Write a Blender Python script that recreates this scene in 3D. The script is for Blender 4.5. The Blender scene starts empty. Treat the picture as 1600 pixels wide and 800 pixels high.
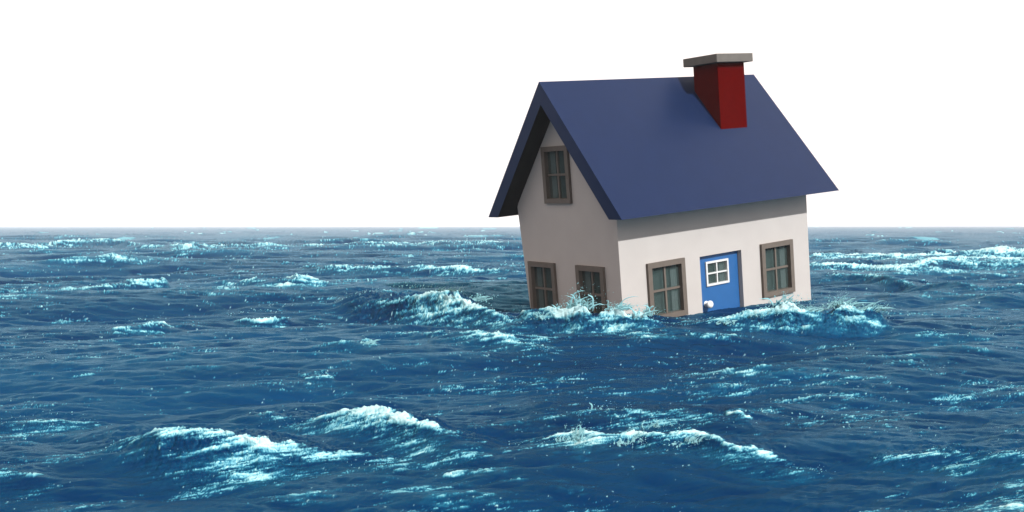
import bpy, bmesh, math, random
import numpy as np
from mathutils import Matrix, Vector

random.seed(7)
rng = np.random.default_rng(11)
sc = bpy.context.scene
COL = sc.collection

# ------------------------------------------------------------------ camera
F = 1577.0            # focal length in photograph pixels (1600 wide)
CAM_H = 1.55
PITCH = math.atan(47 / F)
cam_d = bpy.data.cameras.new('camera')
cam_d.sensor_width = 36.0
cam_d.lens = 36.0 * F / 1600.0
cam_d.clip_start = 0.05
cam_d.clip_end = 20000
cam = bpy.data.objects.new('camera', cam_d)
COL.objects.link(cam)
cam.location = (0, 0, CAM_H)
cam.rotation_euler = (math.pi / 2 - PITCH, 0, 0)
sc.camera = cam

# ------------------------------------------------------------------ house pose (fitted)
AZ, AX, AY = 0.5986, 0.0179, -0.1071
HR = Matrix.Rotation(AZ, 3, 'Z') @ Matrix.Rotation(AX, 3, 'X') @ Matrix.Rotation(AY, 3, 'Y')
HT = Vector((1.6255, 17.4173, 2.6312 + CAM_H))

# ------------------------------------------------------------------ light, sky, exposure
SUN_LOCAL = Vector((0.15, -0.98, 0.71)).normalized()
SUN = (HR @ SUN_LOCAL).normalized()
sun_el = math.asin(SUN.z)
sun_d = bpy.data.lights.new('sun', 'SUN')
sun_d.energy = 5.0
sun_d.angle = math.radians(1.2)
sun_d.color = (0.94, 0.985, 1.0)
sun = bpy.data.objects.new('sun', sun_d)
COL.objects.link(sun)
sun.rotation_euler = SUN.to_track_quat('Z', 'Y').to_euler()
sun.location = (8, -12, 14)

w = bpy.data.worlds.new('World')
sc.world = w
w.use_nodes = True
nt = w.node_tree
bg = nt.nodes['Background']
sky = nt.nodes.new('ShaderNodeTexSky')
sky.sky_type = 'NISHITA'
sky.sun_disc = False
sky.sun_elevation = sun_el
sky.sun_rotation = math.atan2(SUN.x, SUN.y)
sky.air_density = 1.0
sky.dust_density = 4.0
sky.ozone_density = 1.0
hs = nt.nodes.new('ShaderNodeHueSaturation')
hs.inputs['Saturation'].default_value = 0.0
nt.links.new(sky.outputs[0], hs.inputs['Color'])
ov = nt.nodes.new('ShaderNodeMix'); ov.data_type = 'RGBA'      # bright even overcast over the clear sky
ov.inputs[0].default_value = 0.86
ov.inputs[7].default_value = (9.3, 8.45, 8.05, 1)
nt.links.new(hs.outputs[0], ov.inputs[6])
nt.links.new(ov.outputs[2], bg.inputs['Color'])
bg.inputs['Strength'].default_value = 0.124

vs = sc.view_settings
vs.view_transform = 'Standard'
vs.look = 'None'
vs.exposure = 0.3
vs.gamma = 1.0
sc.cycles.use_denoising = True
sc.cycles.max_bounces = 6
sc.cycles.volume_bounces = 0
sc.cycles.transparent_max_bounces = 8
sc.cycles.sample_clamp_indirect = 6

# ------------------------------------------------------------------ helpers
def tag(o, label=None, cat=None, group=None, kind=None):
    for k, v in (('label', label), ('category', cat), ('group', group), ('kind', kind)):
        if v:
            o[k] = v
    return o

def obj(name, me, mat, parent=None):
    o = bpy.data.objects.new(name, me)
    COL.objects.link(o)
    if mat is not None and len(me.materials) == 0:
        me.materials.append(mat)
    if parent is not None:
        o.parent = parent
    return o

def mat_new(name):
    m = bpy.data.materials.new(name)
    m.use_nodes = True
    return m, m.node_tree, m.node_tree.nodes['Principled BSDF']

def rough_mat(name, rgb, rough=0.6, var=0.12, scale=6.0, spec=0.5, bump=0.0, bscale=60, coat=0):
    m, t, b = mat_new(name)
    tc = t.nodes.new('ShaderNodeTexCoord')
    n = t.nodes.new('ShaderNodeTexNoise')
    n.inputs['Scale'].default_value = scale
    n.inputs['Detail'].default_value = 6
    t.links.new(tc.outputs['Object'], n.inputs['Vector'])
    r = t.nodes.new('ShaderNodeMapRange')
    r.inputs['From Min'].default_value = 0.3
    r.inputs['From Max'].default_value = 0.7
    r.inputs['To Min'].default_value = 1 - var
    r.inputs['To Max'].default_value = 1 + var
    t.links.new(n.outputs['Fac'], r.inputs['Value'])
    mx = t.nodes.new('ShaderNodeVectorMath')
    mx.operation = 'SCALE'
    mx.inputs[0].default_value = rgb
    t.links.new(r.outputs[0], mx.inputs['Scale'])
    t.links.new(mx.outputs[0], b.inputs['Base Color'])
    b.inputs['Roughness'].default_value = rough
    b.inputs['Specular IOR Level'].default_value = spec
    b.inputs['Coat Weight'].default_value = coat
    if bump:
        n2 = t.nodes.new('ShaderNodeTexNoise')
        n2.inputs['Scale'].default_value = bscale
        n2.inputs['Detail'].default_value = 4
        t.links.new(tc.outputs['Object'], n2.inputs['Vector'])
        bp = t.nodes.new('ShaderNodeBump')
        bp.inputs['Strength'].default_value = bump
        bp.inputs['Distance'].default_value = 0.01
        t.links.new(n2.outputs['Fac'], bp.inputs['Height'])
        t.links.new(bp.outputs[0], b.inputs['Normal'])
    return m

def ss(a, b, x):
    t = np.clip((x - a) / (b - a), 0, 1)
    return t * t * (3 - 2 * t)

def ground(px, py, z=0.0):
    """world point where the sight line of a photograph pixel meets height z"""
    dx, dy, dz = (px - 800) / F, 1.0, -(py - 400) / F
    c, s = math.cos(PITCH), math.sin(PITCH)
    d = (dx, dy * c + dz * s, -dy * s + dz * c)
    k = (z - CAM_H) / d[2]
    return d[0] * k, d[1] * k

# ------------------------------------------------------------------ sea: wave and noise tiles
def spec_tile(n, fn):
    """periodic gaussian field with amplitude spectrum fn(kx, ky) in cycles per tile"""
    k = np.fft.fftfreq(n, 1.0 / n)
    KX, KY = np.meshgrid(k, k)
    A = fn(KX, KY)
    A[0, 0] = 0
    ph = rng.normal(size=(n, n)) + 1j * rng.normal(size=(n, n))
    Z = ph * A
    h = np.fft.ifft2(Z).real
    s = h.std()
    return h / s, Z / s, KX, KY

def wave_tile(n, kmin, kmax, wind, spread, slope=-1.7):
    def fn(kx, ky):
        K = np.hypot(kx, ky) + 1e-9
        th = np.arctan2(ky, kx) - wind
        d = np.abs(np.cos(th)) ** spread + 0.02
        return K ** slope * d * (1 / (1 + (kmin / K) ** 8)) * np.exp(-(K / kmax) ** 4)
    h, Z, KX, KY = spec_tile(n, fn)
    K = np.hypot(KX, KY) + 1e-9
    dx = np.fft.ifft2(Z * 1j * KX / K).real
    dy = np.fft.ifft2(Z * 1j * KY / K).real
    return h, dx, dy

def fbm_tile(n, beta, kmin=1, ax=1.0, kmax=1e9):
    def fn(kx, ky):
        K = np.hypot(kx * ax, ky) + 1e-9
        return K ** (-beta) * (K >= kmin) * np.exp(-(K / kmax) ** 2)
    return spec_tile(n, fn)[0]

def look(tile, x, y, size, ang=0.0, ox=0.0, oy=0.0, sx=1.0, sy=1.0):
    n = tile.shape[0]
    c, s = math.cos(ang), math.sin(ang)
    u = ((c * x + s * y) / (size * sx) + ox) * n
    v = ((-s * x + c * y) / (size * sy) + oy) * n
    i = np.floor(u).astype(np.int64); j = np.floor(v).astype(np.int64)
    fu = (u - i).astype(np.float32); fv = (v - j).astype(np.float32)
    i0 = i % n; i1 = (i + 1) % n; j0 = j % n; j1 = (j + 1) % n
    t = tile
    return (t[j0, i0] * (1 - fu) + t[j0, i1] * fu) * (1 - fv) + (t[j1, i0] * (1 - fu) + t[j1, i1] * fu) * fv

WIND = math.radians(-72)
T_W = [  # (tiles, tile size m, rms height m, choppiness, shortest wavelength m)
    (wave_tile(256, 2.5, 12, WIND, 6, -1.6), 47.0, 0.090, 1.1, 4.0),
    (wave_tile(256, 4, 26, WIND + 0.2, 5, -1.6), 19.0, 0.038, 1.1, 0.9),
    (wave_tile(512, 6, 60, WIND - 0.2, 3, -1.5), 7.3, 0.0145, 1.0, 0.18),
    (wave_tile(512, 8, 120, WIND + 0.1, 2, -1.3), 2.7, 0.0034, 0.8, 0.04),
]
N_A = fbm_tile(512, 1.25, 2)
N_B = fbm_tile(512, 0.9, 4)
N_C = fbm_tile(512, 1.6, 2)
N_F = fbm_tile(512, 0.15, 30, 1.0, 170)

# breakers: crest points as (pixel x, pixel y, crest height m, or minus the pixel y of the wave's foot); widths in m; foam 0..1
BREAK = [
    ([(110, 712, .04, .3), (180, 700, .16, .7), (250, 696, .26, .9), (330, 692, .30, 1), (400, 695, .28, 1.1), (450, 708, .17, .9), (560, 716, .10, .6), (700, 722, .08, .6), (800, 730, .03, .4)], .25, .6, 1.1),
    ([(330, 668, .05, .3), (420, 655, .14, .7), (490, 652, .19, .7), (560, 650, .27, 1), (620, 655, .30, 1.1), (670, 672, .25, 1.1), (710, 695, .15, .8), (790, 706, .05, .4)], .30, .7, 1.05),
    ([(520, 474, -479, .1), (570, 456, -482, .25), (620, 446, -486, .4), (670, 447, -490, .8), (720, 456, -495, 1), (760, 474, -501, 1), (790, 491, -507, 1), (830, 499, -512, .9), (862, 508, -515, .5)], .70, 1.7, 1.35),
    ([(560, 525, .03), (640, 517, .12), (700, 520, .15), (780, 530, .17), (830, 542, .08), (880, 552, .0)], .45, 1.0, .5),
    ([(810, 502, -510, .6), (850, 492, -513, .9), (885, 482, -515, 1), (905, 472, -516, 1.1), (930, 490, -517, .8), (963, 478, -516, 1.1), (985, 492, -517, .8), (1010, 488, -517, 1), (1055, 511, -517, .5)], .22, .5, 1.05),
    ([(1060, 513, -517, .6), (1130, 503, -516, .7), (1190, 487, -516, 1), (1222, 474, -516, 1.1), (1262, 486, -516, 1), (1285, 490, -516, .6), (1310, 474, -515, 1.1), (1340, 486, -515, 1), (1363, 480, -513, 1), (1395, 497, -510, .5)], .24, .6, 1.05),
    ([(790, 692, .02, .4), (840, 690, .10, .6), (875, 684, .14, 1), (900, 677, .18, 1.1), (930, 690, .13, 1), (955, 694, .11, .7), (990, 683, .16, 1.1), (1020, 690, .15, .9), (1045, 694, .13, .8), (1083, 687, .15, 1.1), (1130, 706, .10, .9), (1200, 722, .06, .9), (1290, 730, .02, .6)], .17, .4, 1.45),
    ([(1330, 715, .03), (1400, 706, .09), (1470, 698, .13), (1530, 703, .11), (1620, 707, .1), (1700, 706, .06)], .2, .5, .55),
    ([(800, 652, .04), (850, 640, .11), (920, 642, .12), (1030, 645, .11), (1140, 656, .09), (1200, 668, .03)], .35, .6, .35),
    ([(-120, 660, .06), (0, 652, .14), (90, 640, .17), (130, 645, .1), (190, 670, .05)], .35, .6, .85),
    ([(-90, 765, .05), (0, 752, .1), (50, 756, .08), (90, 770, .02)], .2, .4, .5),
    ([(480, 552, .02), (540, 543, .10), (575, 534, .15), (600, 541, .04)], .3, .5, .8),
    ([(360, 490, .02), (400, 484, .16), (430, 482, .18), (452, 489, .03)], .35, .5, 1.0),
    ([(170, 508, .02), (205, 500, .12), (250, 494, .16), (262, 497, .03)], .3, .5, .9),
    ([(470, 590, .02), (485, 585, .06), (508, 583, .07), (520, 587, .02)], .14, .2, .9),
    ([(90, 452, .1), (150, 449, .25), (210, 446, .3), (262, 443, .3), (275, 446, .1)], .6, 1.0, .8),
    ([(340, 447, .1), (400, 446, .25), (470, 449, .25), (520, 450, .1)], .6, 1.0, .9),
    ([(430, 436, .1), (465, 430, .4), (482, 432, .3), (490, 437, .1)], .6, 1.0, .8),
    ([(440, 419, .1), (520, 416, .4), (640, 416, .45), (680, 415, .5), (720, 418, .4), (830, 420, .4)], .8, 1.6, .9),
    ([(-60, 384, .5), (40, 381, .8), (70, 383, .5), (110, 378, .9), (180, 377, 1.0), (230, 381, .8), (300, 382, 1.0), (340, 380, .9), (410, 380, .9), (470, 378, 1.0), (520, 379, .9), (600, 380, .9), (650, 375, 1.3), (690, 380, .9), (780, 378, 1.1), (830, 380, .9)], 3.0, 5.0, .95),
    ([(120, 418, .1), (150, 411, .4), (180, 417, .2), (200, 420, .1)], 1.0, 1.4, .6),
    ([(1230, 400, .3), (1280, 396, .7), (1330, 392, .8), (1400, 396, .7), (1480, 392, .8), (1560, 393, .8), (1660, 394, .8)], 3.2, 4.0, 1.25),
    ([(1240, 412, .2), (1300, 408, .5), (1420, 410, .5), (1500, 404, .6), (1700, 404, .5)], 2.0, 2.4, 1.25),
    ([(1250, 438, .1), (1300, 430, .3), (1350, 432, .3), (1420, 440, .3), (1520, 447, .3), (1640, 444, .3)], .7, 1.2, .6),
    ([(1420, 462, .05), (1480, 458, .15), (1560, 462, .15), (1640, 460, .1)], .5, .8, .5),
    ([(1380, 522, .02), (1450, 518, .1), (1520, 520, .08), (1560, 522, .02)], .3, .5, .5),
    ([(0, 558, .02), (240, 562, .06), (290, 560, .08), (310, 565, .02)], .25, .4, .5),
    ([(1130, 652, .03), (1150, 650, .08), (1165, 655, .06), (1175, 660, .02)], .15, .25, .8),
]

HOLLOW = [(1085, 492, 0.85, 1.5, 0.13)]

def crest_line(pts):
    hk = 0.62 if pts[0][1] > 425 else 0.36
    out = []
    for px, py, h, *fo_ in pts:
        hh = hk * h if h >= 0 else CAM_H - (py - 353) * CAM_H / (-h - 353)
        out.append((*ground(px, py, hh), hh, fo_[0] if fo_ else 1.0))
    return np.array(out)

def sea_at(X, Y, sp):
    """heights, sideways shift, foam cover and spume for sea points (sp = local mesh spacing, m)"""
    Z = np.zeros_like(X); DX = np.zeros_like(X); DY = np.zeros_like(X); J = np.zeros_like(X)
    for (h, dx, dy), size, amp, chop, lmin in T_W:
        wgt = 1 - ss(0.35 * lmin, 1.5 * lmin * 3, sp)
        a = amp * wgt * (0.75 + 0.35 * np.clip(Y / 30, 0, 2))
        hh = look(h, X, Y, size)
        Z += a * hh
        DX -= a * chop * look(dx, X, Y, size)
        DY -= a * chop * look(dy, X, Y, size)
        J += wgt * hh * (0.6 if size > 10 else 0.3)
    wob = look(N_C, X, Y, 9.0, 0.3)
    wob2 = look(N_A, X, Y, 2.3, 0.9)
    foam = np.zeros_like(X); face = np.zeros_like(X)
    damp = np.ones_like(X)
    add = np.zeros_like(X)
    for pts, wf, wb, fo in BREAK:
        W = crest_line(pts)
        U = W[:, 0] / W[:, 1]
        u = X / Y
        yc = np.interp(u, U, W[:, 1]); h = np.interp(u, U, W[:, 2])
        e = 0.05 * (U[-1] - U[0])
        end = ss(U[0] - e, U[0] + 2 * e, u) * (1 - ss(U[-1] - 2 * e, U[-1] + e, u))
        yc = yc + (wob * 0.12 + wob2 * 0.10) * wf
        d = Y - yc
        near = (np.abs(d) < 5 * wb) & (end > 0)
        prof = np.where(d < 0, np.exp(-np.abs(d / wf) ** 1.6), np.exp(-np.abs(d / wb) ** 1.3))
        hp = h * prof * end * (1 + 0.06 * wob2)
        Z += hp
        Z -= 0.22 * h * end * np.exp(-((d + 2.1 * wf) / (1.1 * wf)) ** 2)
        DY -= 0.55 * hp * np.exp(-np.abs(d / wf))
        hmax = h / W[:, 2].max()
        crest = np.exp(-np.abs((d + 0.10 * wf) / np.where(d < -0.1 * wf, 0.46 * wf, 0.30 * wf)) ** 2)
        wash = np.exp(-((d + 1.0 * wf) / (1.1 * wf)) ** 2)
        f1 = end * fo * (0.5 + 0.5 * hmax) * np.interp(u, U, W[:, 3])
        foam = np.maximum(foam, f1 * crest)
        face = np.maximum(face, f1 * wash)
    for px, py, rx, ry, dep in HOLLOW:
        x0, y0 = ground(px, py, 0)
        Z -= dep * np.exp(-((X - x0) / rx) ** 2 - ((Y - y0) / ry) ** 2)
    return Z, DX, DY, foam, face, J

# fan of sea vertices, dense where the view is, real-world heights everywhere
rows = []
py = 353.35
while py < 905:
    rows.append(py)
    py += 0.45 if py < 366 else (0.62 if py < 540 else 0.72)
RY = np.array([CAM_H * F / (p - 353.0) for p in rows][::-1])
uc = np.linspace(-0.56, 0.56, 1270)
uo = 0.56 + np.cumsum(np.geomspace(0.0015, 0.05, 34))
UC = np.concatenate([-uo[::-1], uc, uo])
nr, ncol = len(RY), len(UC)
Yg = np.repeat(RY[:, None], ncol, 1)
Xg = Yg * UC[None, :]
sp_row = np.gradient(RY)
SP = np.repeat(sp_row[:, None], ncol, 1)
Z = sea_at(Xg, Yg, np.maximum(SP * 0.6, Yg * 0.001))[0]
# second pass: slide the rows of each column so that steep wave faces get as many vertices as flat water
rise = np.abs(np.diff(Z, axis=0)) / Yg[1:] * F
den = np.abs(np.diff(CAM_H * F / Yg, axis=0)) + 0.9 * rise
k9 = np.ones(15) / 15
den = np.stack([np.convolve(np.pad(r, 7, 'edge'), k9, 'valid') for r in den])
cum = np.concatenate([np.zeros((1, ncol)), np.cumsum(den, 0)])
Yn = np.empty_like(Yg)
for c_ in range(ncol):
    Yn[:, c_] = np.interp(np.linspace(0, cum[-1, c_], nr), cum[:, c_], RY)
Yg = Yn
Xg = Yg * UC[None, :]
SP = np.gradient(Yg, axis=0)
Z, DX, DY, FO, FA, JJ = sea_at(Xg, Yg, np.maximum(np.repeat(np.interp(Yg[:, ncol // 2], RY, sp_row)[:, None], ncol, 1) * 0.6, Yg * 0.001))

def lod(cell):      # how much a noise of this grain (m) shows at each vertex
    return 1 - ss(0.6 * cell, 3.0 * cell, np.maximum(SP * 0.30, Yg * 0.0009))

# streaked foam texture, leaning with the wind; it follows the rise of the waves as well as the plan
Yt = Yg + 2.2 * Z
nearw = 1 - ss(9, 16, Yg)
st = np.zeros_like(Xg); wsum = np.full_like(Xg, 1e-6)
for size, a in ((9.0, 0.9), (2.9, 1.0), (0.95, 0.7), (0.33, 0.4)):
    l = lod(size / 45)
    lean_ = look(N_B, Xg, Yt, size, -1.05, 0.13, 0.4, 0.9, 5.0)
    flat_ = look(N_B, Xg, Yt, size * 1.8, 0.12, 0.13, 0.4, 3.4, 1.5)
    st += a * l * (lean_ * nearw + flat_ * (1 - nearw)); wsum += (a * l) ** 2 * (nearw ** 2 + (1 - nearw) ** 2)
st /= np.sqrt(wsum)
bl = look(N_A, Xg, Yt, 2.6, 0.2, 0, 0, 1.6, 1.2) * 0.7 + look(N_A, Xg, Yg, 13, 0.2, .3, 0, 2, 1.4) * 0.7
far = ss(18, 60, Yg)
cap = ss(1.2, 2.5, JJ + 0.45 * bl + 0.1 * far)             # small whitecaps on the steepest chop
streak = look(N_B, Xg, Yg, 90.0, 0.05, .2, .1, 2.2, 2.4) + 0.8 * look(N_A, Xg, Yg, 400.0, 0.03, .7, .1, 2, 2.6)
cap = np.maximum(cap, far * ss(1.0, 2.5, streak + 0.25 * JJ))
far2 = ss(70, 160, Yg) * (1 - ss(1500, 3500, Yg))           # breaking caps far out stand up as thin white dashes
dash = np.maximum(ss(1.5, 2.4, look(N_F, Xg, Yg, 300.0, 0.0, .3, .2, 2.0, 12.0) + 0.5 * look(N_B, Xg, Yg, 900.0, 0.0, .3, .2, 1.0, 5.0)) * (1 - ss(300, 700, Yg)),
                  ss(1.5, 2.4, look(N_F, Xg, Yg, 900.0, 0.0, .1, .6, 2.2, 14.0) + 0.5 * look(N_B, Xg, Yg, 2700.0, 0.0, .3, .2, 1.0, 5.0)) * ss(250, 600, Yg)) * far2
Z += dash * np.clip(Yg * 0.00075, 0.05, 0.5)
m = np.maximum(FO * 1.17, FA * 0.48) + 0.40 * cap
foam = ss(0.30, 1.20, m + 0.30 * st * np.clip(m * 2.2, 0, 1) + 0.12 * bl * np.clip(m * 2, 0, 1))
lace_f = ss(1.3, 2.6, st + 0.9 * bl + 1.0 * m)
foam = np.maximum(foam, dash)
foam = np.maximum(foam, 0.62 * ss(1.6, 2.9, st + 0.5 * bl + 1.5 * FA + 0.4 * FO))
fl = np.zeros_like(Xg)
for size, sx, sy in ((2.2, 1.3, 1.6), (5.7, 1.3, 2.0), (16.0, 1.3, 2.6), (46.0, 1.5, 3.0), (140.0, 1.8, 3.5), (420.0, 2.5, 3.5)):
    cell = size / 256
    g = look(N_F, Xg, Yt, size, -0.15, .2, .7, sx, sy)
    lw = lod(cell * 2.0) * ss(0.25 * cell, 0.7 * cell, Yg * 0.0009)
    fl = np.maximum(fl, lw * ss(2.35, 3.3, g + 0.42 * bl + 0.1 * np.clip(m, 0, 1) + 0.15 * st))
spume = np.clip(fl, 0, 1)
aer = np.clip(0.34 * np.maximum(FO, FA) * (0.6 + 0.4 * st) + 0.30 * lace_f + 0.3 * cap, 0, 1)   # aerated turquoise water
Z += foam * (0.008 * np.clip(Yg / 7, .7, 3)) * (1 + 0.6 * look(N_C, Xg, Yt, 1.6, .5) * lod(.02) + 0.5 * look(N_C, Xg, Yt, 6, .5) * ss(10, 20, Yg))
Z = np.where(Yg > 600, Z * np.clip(1 - (Yg - 600) / 1500, 0, 1), Z)

co = np.stack([Xg + DX, Yg + DY, Z], -1).reshape(-1, 3).astype(np.float32)
idx = np.arange(nr * ncol, dtype=np.int32).reshape(nr, ncol)
quads = np.stack([idx[:-1, :-1], idx[:-1, 1:], idx[1:, 1:], idx[1:, :-1]], -1).reshape(-1, 4)
# a plain sheet carries the sea on behind the camera and to the sides
nv = nr * ncol
L0, R0, L1, R1 = idx[0, 0], idx[0, -1], idx[-1, 0], idx[-1, -1]
far_y = float(RY[-1])
extra = np.array([(-far_y * 1.2, -far_y, 0), (far_y * 1.2, -far_y, 0), (-far_y * 1.9, far_y, 0), (far_y * 1.9, far_y, 0)], np.float32)
co = np.concatenate([co, extra])
e0, e1, e2, e3 = nv, nv + 1, nv + 2, nv + 3
tri_extra = [(e0, e1, R0, L0), (e1, e3, R1, R0), (e2, e0, L0, L1)]
quads = np.concatenate([quads, np.array(tri_extra, np.int32)])
me = bpy.data.meshes.new('sea')
me.vertices.add(len(co)); me.vertices.foreach_set('co', co.ravel())
me.loops.add(quads.size); me.loops.foreach_set('vertex_index', quads.ravel().astype(np.int32))
me.polygons.add(len(quads))
me.polygons.foreach_set('loop_start', np.arange(0, quads.size, 4, dtype=np.int32))
me.polygons.foreach_set('use_smooth', np.ones(len(quads), bool))
me.update(calc_edges=True)
for nm, arr in (('foam', foam), ('spume', spume), ('aerated', aer)):
    at = me.attributes.new(nm, 'FLOAT', 'POINT')
    at.data.foreach_set('value', np.concatenate([arr.ravel(), np.zeros(4)]).astype(np.float32))

m_sea, t, b = mat_new('sea_water')
def attr(nm):
    a = t.nodes.new('ShaderNodeAttribute'); a.attribute_name = nm
    return a.outputs['Fac']
def mixc(fac, c1, c2):
    n = t.nodes.new('ShaderNodeMix'); n.data_type = 'RGBA'
    if isinstance(fac, (int, float)): n.inputs[0].default_value = fac
    else: t.links.new(fac, n.inputs[0])
    for i, c in ((6, c1), (7, c2)):
        if isinstance(c, tuple): n.inputs[i].default_value = (*c, 1)
        else: t.links.new(c, n.inputs[i])
    return n.outputs[2]
def noise(scale, detail=5, rough=0.6, sc3=(1, 1, 1)):
    tc = t.nodes.new('ShaderNodeTexCoord')
    mp = t.nodes.new('ShaderNodeMapping'); mp.inputs['Scale'].default_value = sc3
    mp.inputs['Rotation'].default_value = (0, 0, 0.3)
    n = t.nodes.new('ShaderNodeTexNoise'); n.inputs['Scale'].default_value = scale
    n.inputs['Detail'].default_value = detail; n.inputs['Roughness'].default_value = rough
    t.links.new(tc.outputs['Object'], mp.inputs['Vector']); t.links.new(mp.outputs[0], n.inputs['Vector'])
    return n.outputs['Fac']
def mrange(v, a, b_, c, d):
    n = t.nodes.new('ShaderNodeMapRange'); t.links.new(v, n.inputs['Value'])
    for k, q in zip(('From Min', 'From Max', 'To Min', 'To Max'), (a, b_, c, d)): n.inputs[k].default_value = q
    return n.outputs[0]
def math_(op, a, b_):
    n = t.nodes.new('ShaderNodeMath'); n.operation = op
    for i, q in enumerate((a, b_)):
        if isinstance(q, (int, float)): n.inputs[i].default_value = q
        else: t.links.new(q, n.inputs[i])
    return n.outputs[0]
deep = mixc(mrange(noise(0.28, 6, .65, (.35, 1, 1)), .35, .65, 0, 1), (0.00086, 0.00688, 0.0344), (0.00241, 0.02838, 0.07568))
c1 = mixc(math_('MULTIPLY', attr('aerated'), mrange(noise(9, 5, .7, (.5, 1, 1)), .3, .7, .3, 1.2)), deep, (0.014, 0.13, 0.20))
rp = t.nodes.new('ShaderNodeValToRGB')
for p_, c_ in ((0.0, (0.01032, 0.086, 0.1462)), (0.3, (0.0387, 0.172, 0.2322)), (0.65, (0.172, 0.3612, 0.3956)), (1.0, (0.4042, 0.559, 0.559))):
    q_ = rp.color_ramp.elements[0] if p_ == 0 else (rp.color_ramp.elements[-1] if p_ == 1 else rp.color_ramp.elements.new(p_))
    q_.position = p_; q_.color = (*c_, 1)
fm = math_('MULTIPLY', attr('foam'), mrange(noise(40, 3, .7), .3, .6, .9, 1))
t.links.new(fm, rp.inputs[0])
c2 = mixc(mrange(fm, 0.0, 0.35, 0, 1), c1, rp.outputs[0])
c3 = mixc(attr('spume'), c2, (0.2924, 0.4988, 0.516))
wet = math_('MAXIMUM', attr('foam'), attr('spume'))
bp = t.nodes.new('ShaderNodeBump'); bp.inputs['Strength'].default_value = 0.6; bp.inputs['Distance'].default_value = 0.02
t.links.new(noise(7, 7, .7, (.32, 1, 1)), bp.inputs['Height'])
t.nodes.remove(b)
df = t.nodes.new('ShaderNodeBsdfDiffuse'); t.links.new(c3, df.inputs['Color']); t.links.new(bp.outputs[0], df.inputs['Normal'])
gl = t.nodes.new('ShaderNodeBsdfGlossy')
gl.inputs['Roughness'].default_value = 0.22; t.links.new(bp.outputs[0], gl.inputs['Normal'])
fr = t.nodes.new('ShaderNodeFresnel'); fr.inputs['IOR'].default_value = 1.33; t.links.new(bp.outputs[0], fr.inputs['Normal'])
t.links.new(mixc(mrange(fr.outputs[0], 0.15, 0.95, 0, 1), (0.11, 0.52, 0.70), (0.46, 0.67, 0.80)), gl.inputs['Color'])
fac = math_('MULTIPLY', mrange(fr.outputs[0], 0.02, 0.9, 0.01, 0.50), mrange(wet, 0, 1, 1, 0.1))
ms = t.nodes.new('ShaderNodeMixShader'); t.links.new(fac, ms.inputs[0]); t.links.new(df.outputs[0], ms.inputs[1]); t.links.new(gl.outputs[0], ms.inputs[2])
t.links.new(ms.outputs[0], [n for n in t.nodes if n.type == 'OUTPUT_MATERIAL'][0].inputs['Surface'])
sea = obj('sea', me, m_sea)
tag(sea, 'rough deep blue sea with turquoise white foam on its breaking crests', 'sea', kind='structure')

# ------------------------------------------------------------------ haze
bm = bmesh.new()
bmesh.ops.create_cube(bm, size=1, matrix=Matrix.Translation((0, 0, 2.6)) @ Matrix.Diagonal((far_y * 4.2, far_y * 2.3, 9.2, 1)))
hm = bpy.data.meshes.new('haze'); bm.to_mesh(hm); bm.free()
mh = bpy.data.materials.new('haze'); mh.use_nodes = True
th = mh.node_tree; th.nodes.clear()
ou = th.nodes.new('ShaderNodeOutputMaterial'); pv = th.nodes.new('ShaderNodeVolumePrincipled')
pv.inputs['Color'].default_value = (0.93, 0.95, 1.0, 1)
pv.inputs['Density'].default_value = 0.0005
pv.inputs['Anisotropy'].default_value = -0.3
th.links.new(pv.outputs[0], ou.inputs['Volume'])
hz = obj('haze', hm, mh); tag(hz, 'pale sea haze thickening towards the horizon', 'haze', kind='stuff')

# ------------------------------------------------------------------ house
L, W, H_, S_, TV, G1, G2 = 5.0, 2.9418, 2.4954, 2.0558, 0.4138, 0.3756, 0.2847
SL = H_ / S_
ZB = -5.7
BASE = Vector((L / 2, W / 2, -4.62))
house = bpy.data.objects.new('house', None)
COL.objects.link(house)
house.matrix_world = Matrix.Translation(HT) @ HR.to_4x4() @ Matrix.Translation(BASE)
tag(house, 'small tilted cream house with dark blue gable roof, half sunk in the stormy sea', 'house')

M_wall = rough_mat('cream_render', (0.358, 0.320, 0.296), 0.85, 0.03, 2.5, 0.2, 0.12, 90)
M_roof = rough_mat('blue_roof_paint', (0.00817, 0.01849, 0.05676), 0.36, 0.04, 3, 0.12, 0.02, 50)
M_roof.node_tree.nodes['Principled BSDF'].inputs['Metallic'].default_value = 0.4
M_chim = rough_mat('red_chimney_paint', (0.0602, 0.00043, 0.00009), 0.8, 0.08, 9, 0.0, 0.1, 70)
M_cap = rough_mat('grey_cap_stone', (0.1032, 0.0903, 0.07912), 0.85, 0.08, 8, 0.2, 0.15, 60)
M_frame = rough_mat('brown_window_frame', (0.09632, 0.07482, 0.0602), 0.6, 0.08, 10, 0.3, 0.05, 60)
M_door = rough_mat('blue_door_paint', (0.01204, 0.07568, 0.2107), 0.4, 0.04, 5, 0.4, 0.03, 60)
M_white = rough_mat('white_paint', (0.4988, 0.4816, 0.4644), 0.45, 0.03, 5, 0.4)
M_knob = rough_mat('white_china', (0.688, 0.6536, 0.6192), 0.2, 0.02, 5, 0.5)
M_backing = rough_mat('dark_green_backing', (0.030, 0.045, 0.042), 0.8, 0.05, 5, 0.1)  # darkness of the interior put into the colour of a backing sheet
M_strip = rough_mat('grey_strip', (0.13, 0.16, 0.155), 0.8, 0.06, 9, 0.2)  # for the pale strips behind the panes
M_glass, tg, bgl = mat_new('window_glass')
bgl.inputs['Base Color'].default_value = (0.06, 0.09, 0.085, 1)
bgl.inputs['Roughness'].default_value = 0.06
bgl.inputs['Specular IOR Level'].default_value = 0.12
bgl.inputs['Alpha'].default_value = 0.22

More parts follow.
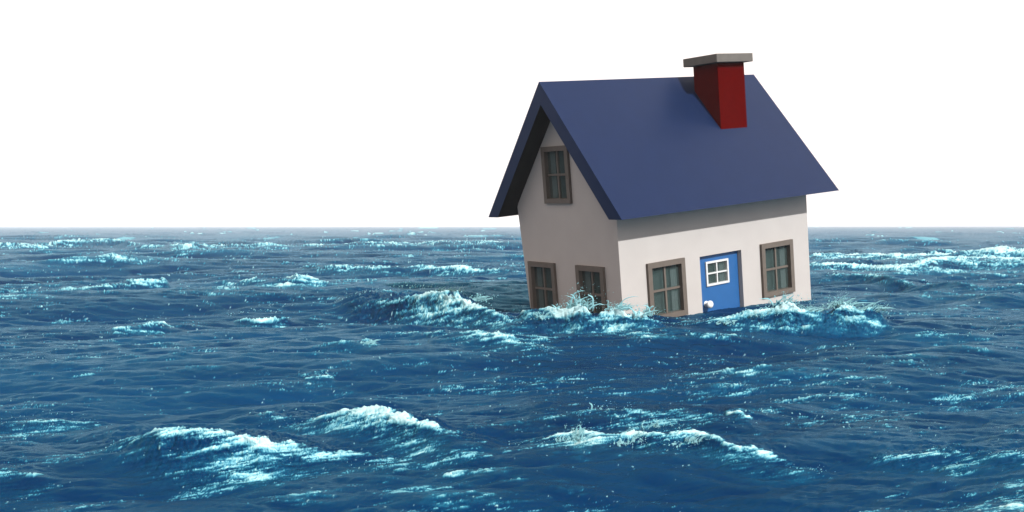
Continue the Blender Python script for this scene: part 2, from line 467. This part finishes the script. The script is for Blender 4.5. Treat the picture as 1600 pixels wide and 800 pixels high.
class MB:
    """collects pieces given in house coordinates, links them as one mesh under a parent"""
    def __init__(self): self.bm = bmesh.new()
    def box(self, x0, x1, y0, y1, z0, z1, bev=0.0):
        v = [self.bm.verts.new(Vector((x, y, z)) - BASE) for z in (z0, z1) for y in (y0, y1) for x in (x0, x1)]
        fs = [self.bm.faces.new([v[i] for i in f]) for f in ((0, 2, 3, 1), (4, 5, 7, 6), (0, 1, 5, 4), (2, 6, 7, 3), (0, 4, 6, 2), (1, 3, 7, 5))]
        if bev:
            es = list({e for f in fs for e in f.edges})
            bmesh.ops.bevel(self.bm, geom=es, offset=bev, segments=1, affect='EDGES')
        return self
    def poly(self, pts):
        self.bm.faces.new([self.bm.verts.new(Vector(p) - BASE) for p in pts]); return self
    def build(self, name, mat, parent=None, smooth=False):
        bmesh.ops.remove_doubles(self.bm, verts=self.bm.verts, dist=1e-5)
        bmesh.ops.recalc_face_normals(self.bm, faces=self.bm.faces)
        me = bpy.data.meshes.new(name); self.bm.to_mesh(me); self.bm.free()
        if smooth: me.polygons.foreach_set('use_smooth', np.ones(len(me.polygons), bool))
        return obj(name, me, mat, parent)

def wall(plane, lo, hi, zs, holes, thick, name):
    """wall made of rows between heights zs; lo(z), hi(z) its ends; holes (a0, a1, z0, z1) left open"""
    mb = MB(); zs = sorted(set(zs) | {h[2] for h in holes} | {h[3] for h in holes})
    rims = []
    for z0, z1 in zip(zs, zs[1:]):
        hs_ = sorted([h for h in holes if h[2] < z1 - 1e-6 and h[3] > z0 + 1e-6])
        cuts = [(lo(z0), lo(z1))] + [c for h in hs_ for c in ((h[0], h[0]), (h[1], h[1]))] + [(hi(z0), hi(z1))]
        for (a0, a1), (b0, b1) in zip(cuts[0::2], cuts[1::2]):
            for t_ in (0, thick):
                mb.poly([plane(a0, z0, t_), plane(b0, z0, t_), plane(b1, z1, t_), plane(a1, z1, t_)])
            mb.poly([plane(a0, z0, 0), plane(a1, z1, 0), plane(a1, z1, thick), plane(a0, z0, thick)])
            mb.poly([plane(b0, z0, 0), plane(b1, z1, 0), plane(b1, z1, thick), plane(b0, z0, thick)])
    for a0, a1, z0, z1 in holes:
        for z in (z0, z1):
            mb.poly([plane(a0, z, 0), plane(a1, z, 0), plane(a1, z, thick), plane(a0, z, thick)])
    return mb.build(name, M_wall, house)

ZU = lambda y: -TV - abs(y - W / 2) * SL          # underside of the roof
WT = lambda z: W + 0.085 - 0.088 * (-2.2 - z)      # rear edge of the gable leans in a little towards the water
ZE = ZU(0) - 0.004
FX = [(0.6043, 1.5135), (3.5627, 4.4742)]
FZ0, FZ1 = -4.4494, -3.3931
DXA, DXB, DZ = 1.9371, 3.0451, -3.4345
DZ0 = -5.35
GY = [(1.8844, 2.7395), (0.4146, 1.2159)]
UY, UZ = (1.2123, 2.0223), (-2.2531, -1.1805)
TH = 0.14
zf = lambda z: 0.0
wall(lambda a, z, t_: (a, t_, z), lambda z: TH, lambda z: L - TH, [ZB, ZE], [(a, b_, FZ0, FZ1) for a, b_ in FX] + [(DXA, DXB, DZ0, DZ)], TH, 'wall')
def glo(z): return 0.0 if z < ZE else min(W / 2, max(0, W / 2 - (-TV - 0.006 - z) / SL))
def ghi(z): return WT(z) if z < ZU(W + .085) - .02 else max(W / 2, W / 2 + (-TV - 0.006 - z) / SL)
gz = [ZB, ZE, ZU(W + .085) - .021, -2.0, -TV - 0.008]
wall(lambda a, z, t_: (t_, a, z), glo, ghi, gz, [(a, b_, FZ0, FZ1) for a, b_ in GY] + [(*UY, *UZ)], TH, 'gable_wall')
wall(lambda a, z, t_: (L - t_, a, z), lambda z: 0.0 if z < ZE else glo(z), lambda z: min(ghi(z), W), gz, [], TH, 'gable_wall')
wall(lambda a, z, t_: (a, W - t_, z), lambda z: TH, lambda z: L - TH, [ZB, ZU(W) - 0.03], [], TH, 'wall')

# roof: one thick gabled slab, eaves cut level
def roof_section(x):
    ins = TV / SL
    yl, yr = W / 2 - S_, W / 2 + S_
    return [(x, W / 2, 0), (x, yl, -H_), (x, yl + ins, -H_), (x, W / 2, -TV), (x, yr - ins, -H_), (x, yr, -H_)]
mb = MB()
A, B = roof_section(-G1), roof_section(L + G2)
for i in range(6):
    j = (i + 1) % 6
    mb.poly([A[i], A[j], B[j], B[i]])
for Sx in (A, B):
    mb.poly([Sx[0], Sx[1], Sx[2], Sx[3]]); mb.poly([Sx[0], Sx[3], Sx[4], Sx[5]])
roof = mb.build('roof', M_roof, house)
roof.data.materials.append(rough_mat('dark_soffit', (0.010, 0.010, 0.009), 0.8, 0.1, 6, 0.05))
for p_ in roof.data.polygons:                      # the two undersides get a near-black material
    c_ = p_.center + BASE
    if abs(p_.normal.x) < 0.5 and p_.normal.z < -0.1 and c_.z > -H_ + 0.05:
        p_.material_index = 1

# chimney
CX0, CX1, CY0, CY1, CZ = 3.2665, 4.003, 0.5575, 1.2142, 0.1741
chim = MB().box(CX0, CX1, CY0, CY1, -1.6, CZ).build('chimney', M_chim, house)
MB().box(CX0 - .14, CX1 + .13, CY0 - .13, CY1 + .14, CZ + .001, CZ + .165, 0.008).build('chimney_cap', M_cap, chim)

def window(axis, a0, a1, z0, z1, strip_hi, dark_backing=True):
    """window in the front wall ('x') or the gable wall ('y'); depth runs inwards from the wall face"""
    def bx(mb, p0, p1, d0, d1, q0, q1, bev=0.0):
        return mb.box(p0, p1, d0, d1, q0, q1, bev) if axis == 'x' else mb.box(d0, d1, p0, p1, q0, q1, bev)
    fw, proud = 0.095, 0.055
    mb = MB()
    for args in ((a0, a0 + fw, z0, z1), (a1 - fw, a1, z0, z1), (a0 + fw, a1 - fw, z0, z0 + fw), (a0 + fw, a1 - fw, z1 - fw, z1)):
        bx(mb, args[0], args[1], -proud, 0.125, args[2], args[3])
    win = mb.build('window', M_frame, house)
    ca, cz = (a0 + a1) / 2, (z0 + z1) / 2
    mw = 0.02
    mb = MB(); bx(mb, ca - mw, ca + mw, 0.010, 0.06, z0 + fw, z1 - fw)
    bx(mb, a0 + fw, ca - mw, 0.013, 0.057, cz - mw, cz + mw); bx(mb, ca + mw, a1 - fw, 0.013, 0.057, cz - mw, cz + mw)
    mb.build('muntin', M_frame, win)
    for p0, p1 in ((a0 + fw, ca - mw), (ca + mw, a1 - fw)):
        for q0, q1 in ((z0 + fw, cz - mw), (cz + mw, z1 - fw)):
            mb = MB(); bx(mb, p0, p1, 0.030, 0.036, q0, q1); mb.build('pane', M_glass, win)
    mb = MB(); bx(mb, a0 + 0.02, a1 - 0.02, 0.128, 0.134, z0 + 0.02, z1 - 0.02); mb.build('dark_backing', M_backing, win)  # added sheet, coloured dark to stand in for the unlit interior
    # added pleated pale strip in place of the inner wall reveal, behind the glass
    mb = MB(); wdt = 0.17; n = 7
    s0 = a1 - fw - wdt if strip_hi else a0 + fw
    P = [(s0 + wdt * i / n, 0.075 + 0.022 * (i % 2)) for i in range(n + 1)]
    for (p, d), (p2, d2) in zip(P, P[1:]):
        q = [(p, d, z0 + fw), (p2, d2, z0 + fw), (p2, d2, z1 - fw), (p, d, z1 - fw)]
        mb.poly([(a, b_, c) if axis == 'x' else (b_, a, c) for a, b_, c in q])
    mb.build('pale_strip', M_strip, win)

for a, b_ in FX: window('x', a, b_, FZ0, FZ1, True)
for a, b_ in GY: window('y', a, b_, FZ0, FZ1, True)
window('y', *UY, *UZ, True)

# door, set back in its opening
DR = 0.10
WX0, WX1, WZ0, WZ1 = 2.16, 2.76, -4.03, -3.565
mb = MB()
for x0, x1, z0, z1 in ((DXA, WX0, DZ0, DZ), (WX1, DXB, DZ0, DZ), (WX0, WX1, DZ0, WZ0), (WX0, WX1, WZ1, DZ)):
    mb.box(x0 + .002 if x0 == DXA else x0, x1 - .002 if x1 == DXB else x1, DR, DR + .06, z0, z1 - .002 if z1 == DZ else z1)
door = mb.build('door', M_door, house)
fw = 0.038
mb = MB()
for x0, x1, z0, z1 in ((WX0, WX0 + fw, WZ0, WZ1), (WX1 - fw, WX1, WZ0, WZ1), (WX0 + fw, WX1 - fw, WZ0, WZ0 + fw), (WX0 + fw, WX1 - fw, WZ1 - fw, WZ1)):
    mb.box(x0, x1, DR - .03, DR + .064, z0, z1)
mb.build('frame', M_white, door)
ca, cz = (WX0 + WX1) / 2, (WZ0 + WZ1) / 2
MB().box(ca - .014, ca + .014, DR - .012, DR + .03, WZ0 + fw, WZ1 - fw).box(WX0 + fw, ca - .014, DR - .010, DR + .028, cz - .014, cz + .014).box(ca + .014, WX1 - fw, DR - .010, DR + .028, cz - .014, cz + .014).build('muntin', M_white, door)
for p0, p1 in ((WX0 + fw, ca - .014), (ca + .014, WX1 - fw)):
    for q0, q1 in ((WZ0 + fw, cz - .014), (cz + .014, WZ1 - fw)):
        MB().box(p0, p1, DR + .008, DR + .012, q0, q1).build('pane', M_glass, door)
MB().box(WX0 - .02, WX1 + .02, DR + .075, DR + .08, WZ0 - .02, WZ1 + .02).build('dark_backing', M_backing, door)  # added dark sheet, the same stand-in behind the door's panes
mb = MB(); n = 7  # pale pleated strip behind the door's panes
P = [(WX1 - fw - .16 + .16 * i / n, DR + .045 + .02 * (i % 2)) for i in range(n + 1)]
for (p, d), (p2, d2) in zip(P, P[1:]):
    mb.poly([(p, d, WZ0 + fw), (p2, d2, WZ0 + fw), (p2, d2, WZ1 - fw), (p, d, WZ1 - fw)])
mb.build('pale_strip', M_strip, door)
mb = MB()
kx, kz = 2.13, -4.36
prof = [(d_ * 1.15, r_ * 1.12) for d_, r_ in [(0.0, 0.052), (0.012, 0.052), (0.016, 0.024), (0.05, 0.022), (0.058, 0.048), (0.08, 0.066), (0.105, 0.064), (0.125, 0.045), (0.135, 0.018), (0.137, 0.0)]]
seg = 20; rings = []
for d, r in prof:
    rings.append([mb.bm.verts.new(Vector((kx + max(r, 1e-4) * math.cos(6.2832 * i / seg), DR - d, kz + max(r, 1e-4) * math.sin(6.2832 * i / seg))) - BASE) for i in range(seg)])
for r0, r1 in zip(rings, rings[1:]):
    for i in range(seg):
        mb.bm.faces.new([r0[i], r0[(i + 1) % seg], r1[(i + 1) % seg], r1[i]])
mb.build('knob', M_knob, door, True)

# ------------------------------------------------------------------ spray thrown up from the crests
PV, PR, PD, LG = [], [], [], []
def splash(px, py, z, up, wide, n, lean=0.0, strands=9, deep=0.25):
    """fans of drops thrown up from a crest at photograph pixel (px, py), z above still water"""
    gx, gy = ground(px, py, 0.0)                       # the drops leave from the first crest on this sight line
    f_ = np.linspace(0.45, 1.0, 500)[None, :]
    zs = sea_at(gx * f_, gy * f_, 0.002 * gy * f_)[0]
    hit = np.argmax(zs >= CAM_H * (1 - f_))
    x0, y0, z = gx * f_[0, hit], gy * f_[0, hit], float(zs[0, hit])
    k = y0 * 0.00050
    if y0 > 12: up *= 1.5
    lean += 0.25
    for _ in range(int(strands * (3.0 if y0 > 12 else 1.5))):              # torn threads of water, thick at the crest and thin at the tip
        a = lean + rng.normal() * 0.42
        bx = x0 + rng.normal() * wide * 0.42; by = y0 + rng.normal() * deep * 0.2
        v = up * (0.12 + 0.75 * rng.random() ** 1.6); cv = rng.normal() * 0.45; ph = rng.random() * 6.3; T = 0.55 + 0.55 * rng.random()
        t_ = np.linspace(0, T, 9)
        wv = 0.05 * up * t_ * np.sin(ph + t_ * 9)
        pth = np.stack([bx + v * (math.sin(a) * t_ * 1.2 + cv * t_ * t_) + wv, by - 0.3 * v * t_, z - 0.10 * up + v * (1.9 * t_ - 1.1 * t_ * t_) * max(0.35, math.cos(a)) + 0.5 * wv], 1)
        rr = k * (0.7 + 1.9 * rng.random()) * (1.05 - t_ / T) ** 0.7 * (0.75 + 0.5 * rng.random(9)); rr[-1] = k * 0.1
        LG.append((pth, rr))
    strands *= 3; n = n // 2
    jt = 1.0 if y0 > 12 else 0.55
    for s_ in range(strands):
        a = lean + rng.normal() * 0.6
        bx = x0 + rng.normal() * wide * 0.5; by = y0 + rng.normal() * deep * 0.4
        v = up * (0.15 + 0.9 * rng.random() ** 1.5)
        m = max(3, 2 * n // strands)
        t_ = rng.random(m) ** 1.3 * 1.1
        cv = rng.normal() * 0.25
        hx = bx + v * (math.sin(a) * t_ * 1.1 + cv * t_ * t_) + rng.normal(size=m) * 0.11 * jt * up * (0.25 + t_)
        hy = by - 0.3 * v * t_ + rng.normal(size=m) * 0.10 * up
        hz_ = z - 0.06 * up + v * (1.9 * t_ - 1.05 * t_ * t_) * max(0.35, math.cos(a)) + rng.normal(size=m) * 0.08 * jt * up
        r = k * (0.3 + 1.1 * rng.random(m) ** 2.5) * (1.3 - 0.8 * t_)
        for q in range(m):
            PV.append((hx[q], hy[q], hz_[q])); PR.append(r[q]); PD.append((math.sin(a) * 0.8, 1.9 - 2.1 * t_[q]))
for args in [
    (905, 477, 0, .30, .24, 520, 0.1), (885, 486, 0, .16, .22, 260, -.2), (940, 488, 0, .17, .2, 220, .7), (963, 481, 0, .20, .18, 300, .9),
    (1008, 490, 0, .15, .2, 240, .2), (1030, 497, 0, .10, .14, 120, .2), (852, 496, 0, .11, .15, 160, -.3),
    (1130, 505, 0, .08, .2, 140, .3), (1185, 491, 0, .14, .2, 240, .5), (1222, 478, 0, .25, .22, 480, .3), (1255, 485, 0, .20, .2, 340, .9),
    (1308, 478, 0, .20, .2, 340, .5), (1335, 485, 0, .15, .18, 200, .8), (1362, 484, 0, .17, .14, 260, .7),
    (900, 679, 0, .13, .06, 420, .3), (880, 686, 0, .05, .08, 120, 0), (990, 684, 0, .09, .07, 240, .6), (970, 692, 0, .04, .08, 100, .2),
    (1083, 688, 0, .08, .06, 200, .4), (1052, 695, 0, .04, .08, 90, .3),
    (700, 455, 0, .12, .3, 220, .5), (745, 468, 0, .15, .2, 260, .8), (650, 450, 0, .08, .3, 160, -.1),
    (575, 537, 0, .05, .10, 100, .2), (415, 485, 0, .06, .2, 100, .2)]:
    splash(*args)
for pts, wf, wb, fo in BREAK:                       # a thin scatter of drops along every crest
    if pts[0][1] < 425: continue
    Wc = crest_line(pts)
    for (px0, *_), (px1, *_), A_, B_ in zip(pts, pts[1:], Wc, Wc[1:]):
        for q in range(int(abs(px1 - px0) * 0.3 * fo)):
            x, y, h_, _ = A_ + (B_ - A_) * rng.random()
            PV.append((x + rng.normal() * .02 * y / 7, y - abs(rng.normal()) * wf * 0.5, h_ + (rng.normal() * 0.5 + 0.0) * 0.02 * y / 7))
            PR.append(y * 0.00055 * (0.3 + 0.8 * rng.random() ** 3)); PD.append((.6, .5))
PV = np.array(PV); PR = np.array(PR); PD = np.array(PD)
n = len(PV)
dirv = np.stack([PD[:, 0], np.zeros(n), PD[:, 1]], 1); dirv /= np.linalg.norm(dirv, axis=1)[:, None] + 1e-9
sid = np.stack([dirv[:, 2], np.zeros(n), -dirv[:, 0]], 1); dep = np.tile([0, 1.0, 0], (n, 1))
el = 1.0 + 1.2 * rng.random(n)[:, None]
R3 = PR[:, None]
oct_ = np.stack([PV + dirv * R3 * el, PV - dirv * R3 * el, PV + sid * R3, PV - sid * R3, PV + dep * R3, PV - dep * R3], 1).reshape(-1, 3)
fc = np.array([(0, 2, 4), (0, 4, 3), (0, 3, 5), (0, 5, 2), (1, 4, 2), (1, 3, 4), (1, 5, 3), (1, 2, 5)])
tri = (fc[None] + (np.arange(n) * 6)[:, None, None]).reshape(-1, 3).astype(np.int32)
ns = 5
ang = np.arange(ns) * 2 * math.pi / ns
vb = [oct_]; fb = [tri]; off = len(oct_)
ii = np.arange(ns)
for pth, rr in LG:
    vv = np.stack([pth[:, None, 0] + rr[:, None] * np.cos(ang), np.repeat(pth[:, 1:2], ns, 1) + rr[:, None] * 0.8 * np.sin(ang + 0.7), pth[:, None, 2] + rr[:, None] * np.sin(ang)], -1)
    vb.append(vv.reshape(-1, 3))
    for r_ in range(len(rr) - 1):
        a_ = off + r_ * ns + ii; b_ = off + r_ * ns + (ii + 1) % ns
        fb.append(np.stack([a_, b_, b_ + ns], 1)); fb.append(np.stack([a_, b_ + ns, a_ + ns], 1))
    off += vv.shape[0] * ns
oct_ = np.concatenate(vb); tri = np.concatenate(fb).astype(np.int32)
sm = bpy.data.meshes.new('sea_spray')
sm.vertices.add(len(oct_)); sm.vertices.foreach_set('co', oct_.astype(np.float32).ravel())
sm.loops.add(tri.size); sm.loops.foreach_set('vertex_index', tri.ravel())
sm.polygons.add(len(tri)); sm.polygons.foreach_set('loop_start', np.arange(0, tri.size, 3, dtype=np.int32))
sm.update(calc_edges=True)
M_spray, ts, bs = mat_new('white_spray')
ts.nodes.remove(bs)
d_ = ts.nodes.new('ShaderNodeBsdfDiffuse'); d_.inputs['Color'].default_value = (0.2924, 0.5418, 0.5676, 1)
tr = ts.nodes.new('ShaderNodeBsdfTranslucent'); tr.inputs['Color'].default_value = (0.258, 0.4988, 0.5418, 1)
mx_ = ts.nodes.new('ShaderNodeMixShader'); mx_.inputs[0].default_value = 0.4
ts.links.new(d_.outputs[0], mx_.inputs[1]); ts.links.new(tr.outputs[0], mx_.inputs[2])
ts.links.new(mx_.outputs[0], [n_ for n_ in ts.nodes if n_.type == 'OUTPUT_MATERIAL'][0].inputs['Surface'])
tag(obj('sea_spray', sm, M_spray), 'white drops of spray flying off the breaking crests', 'spray', kind='stuff')
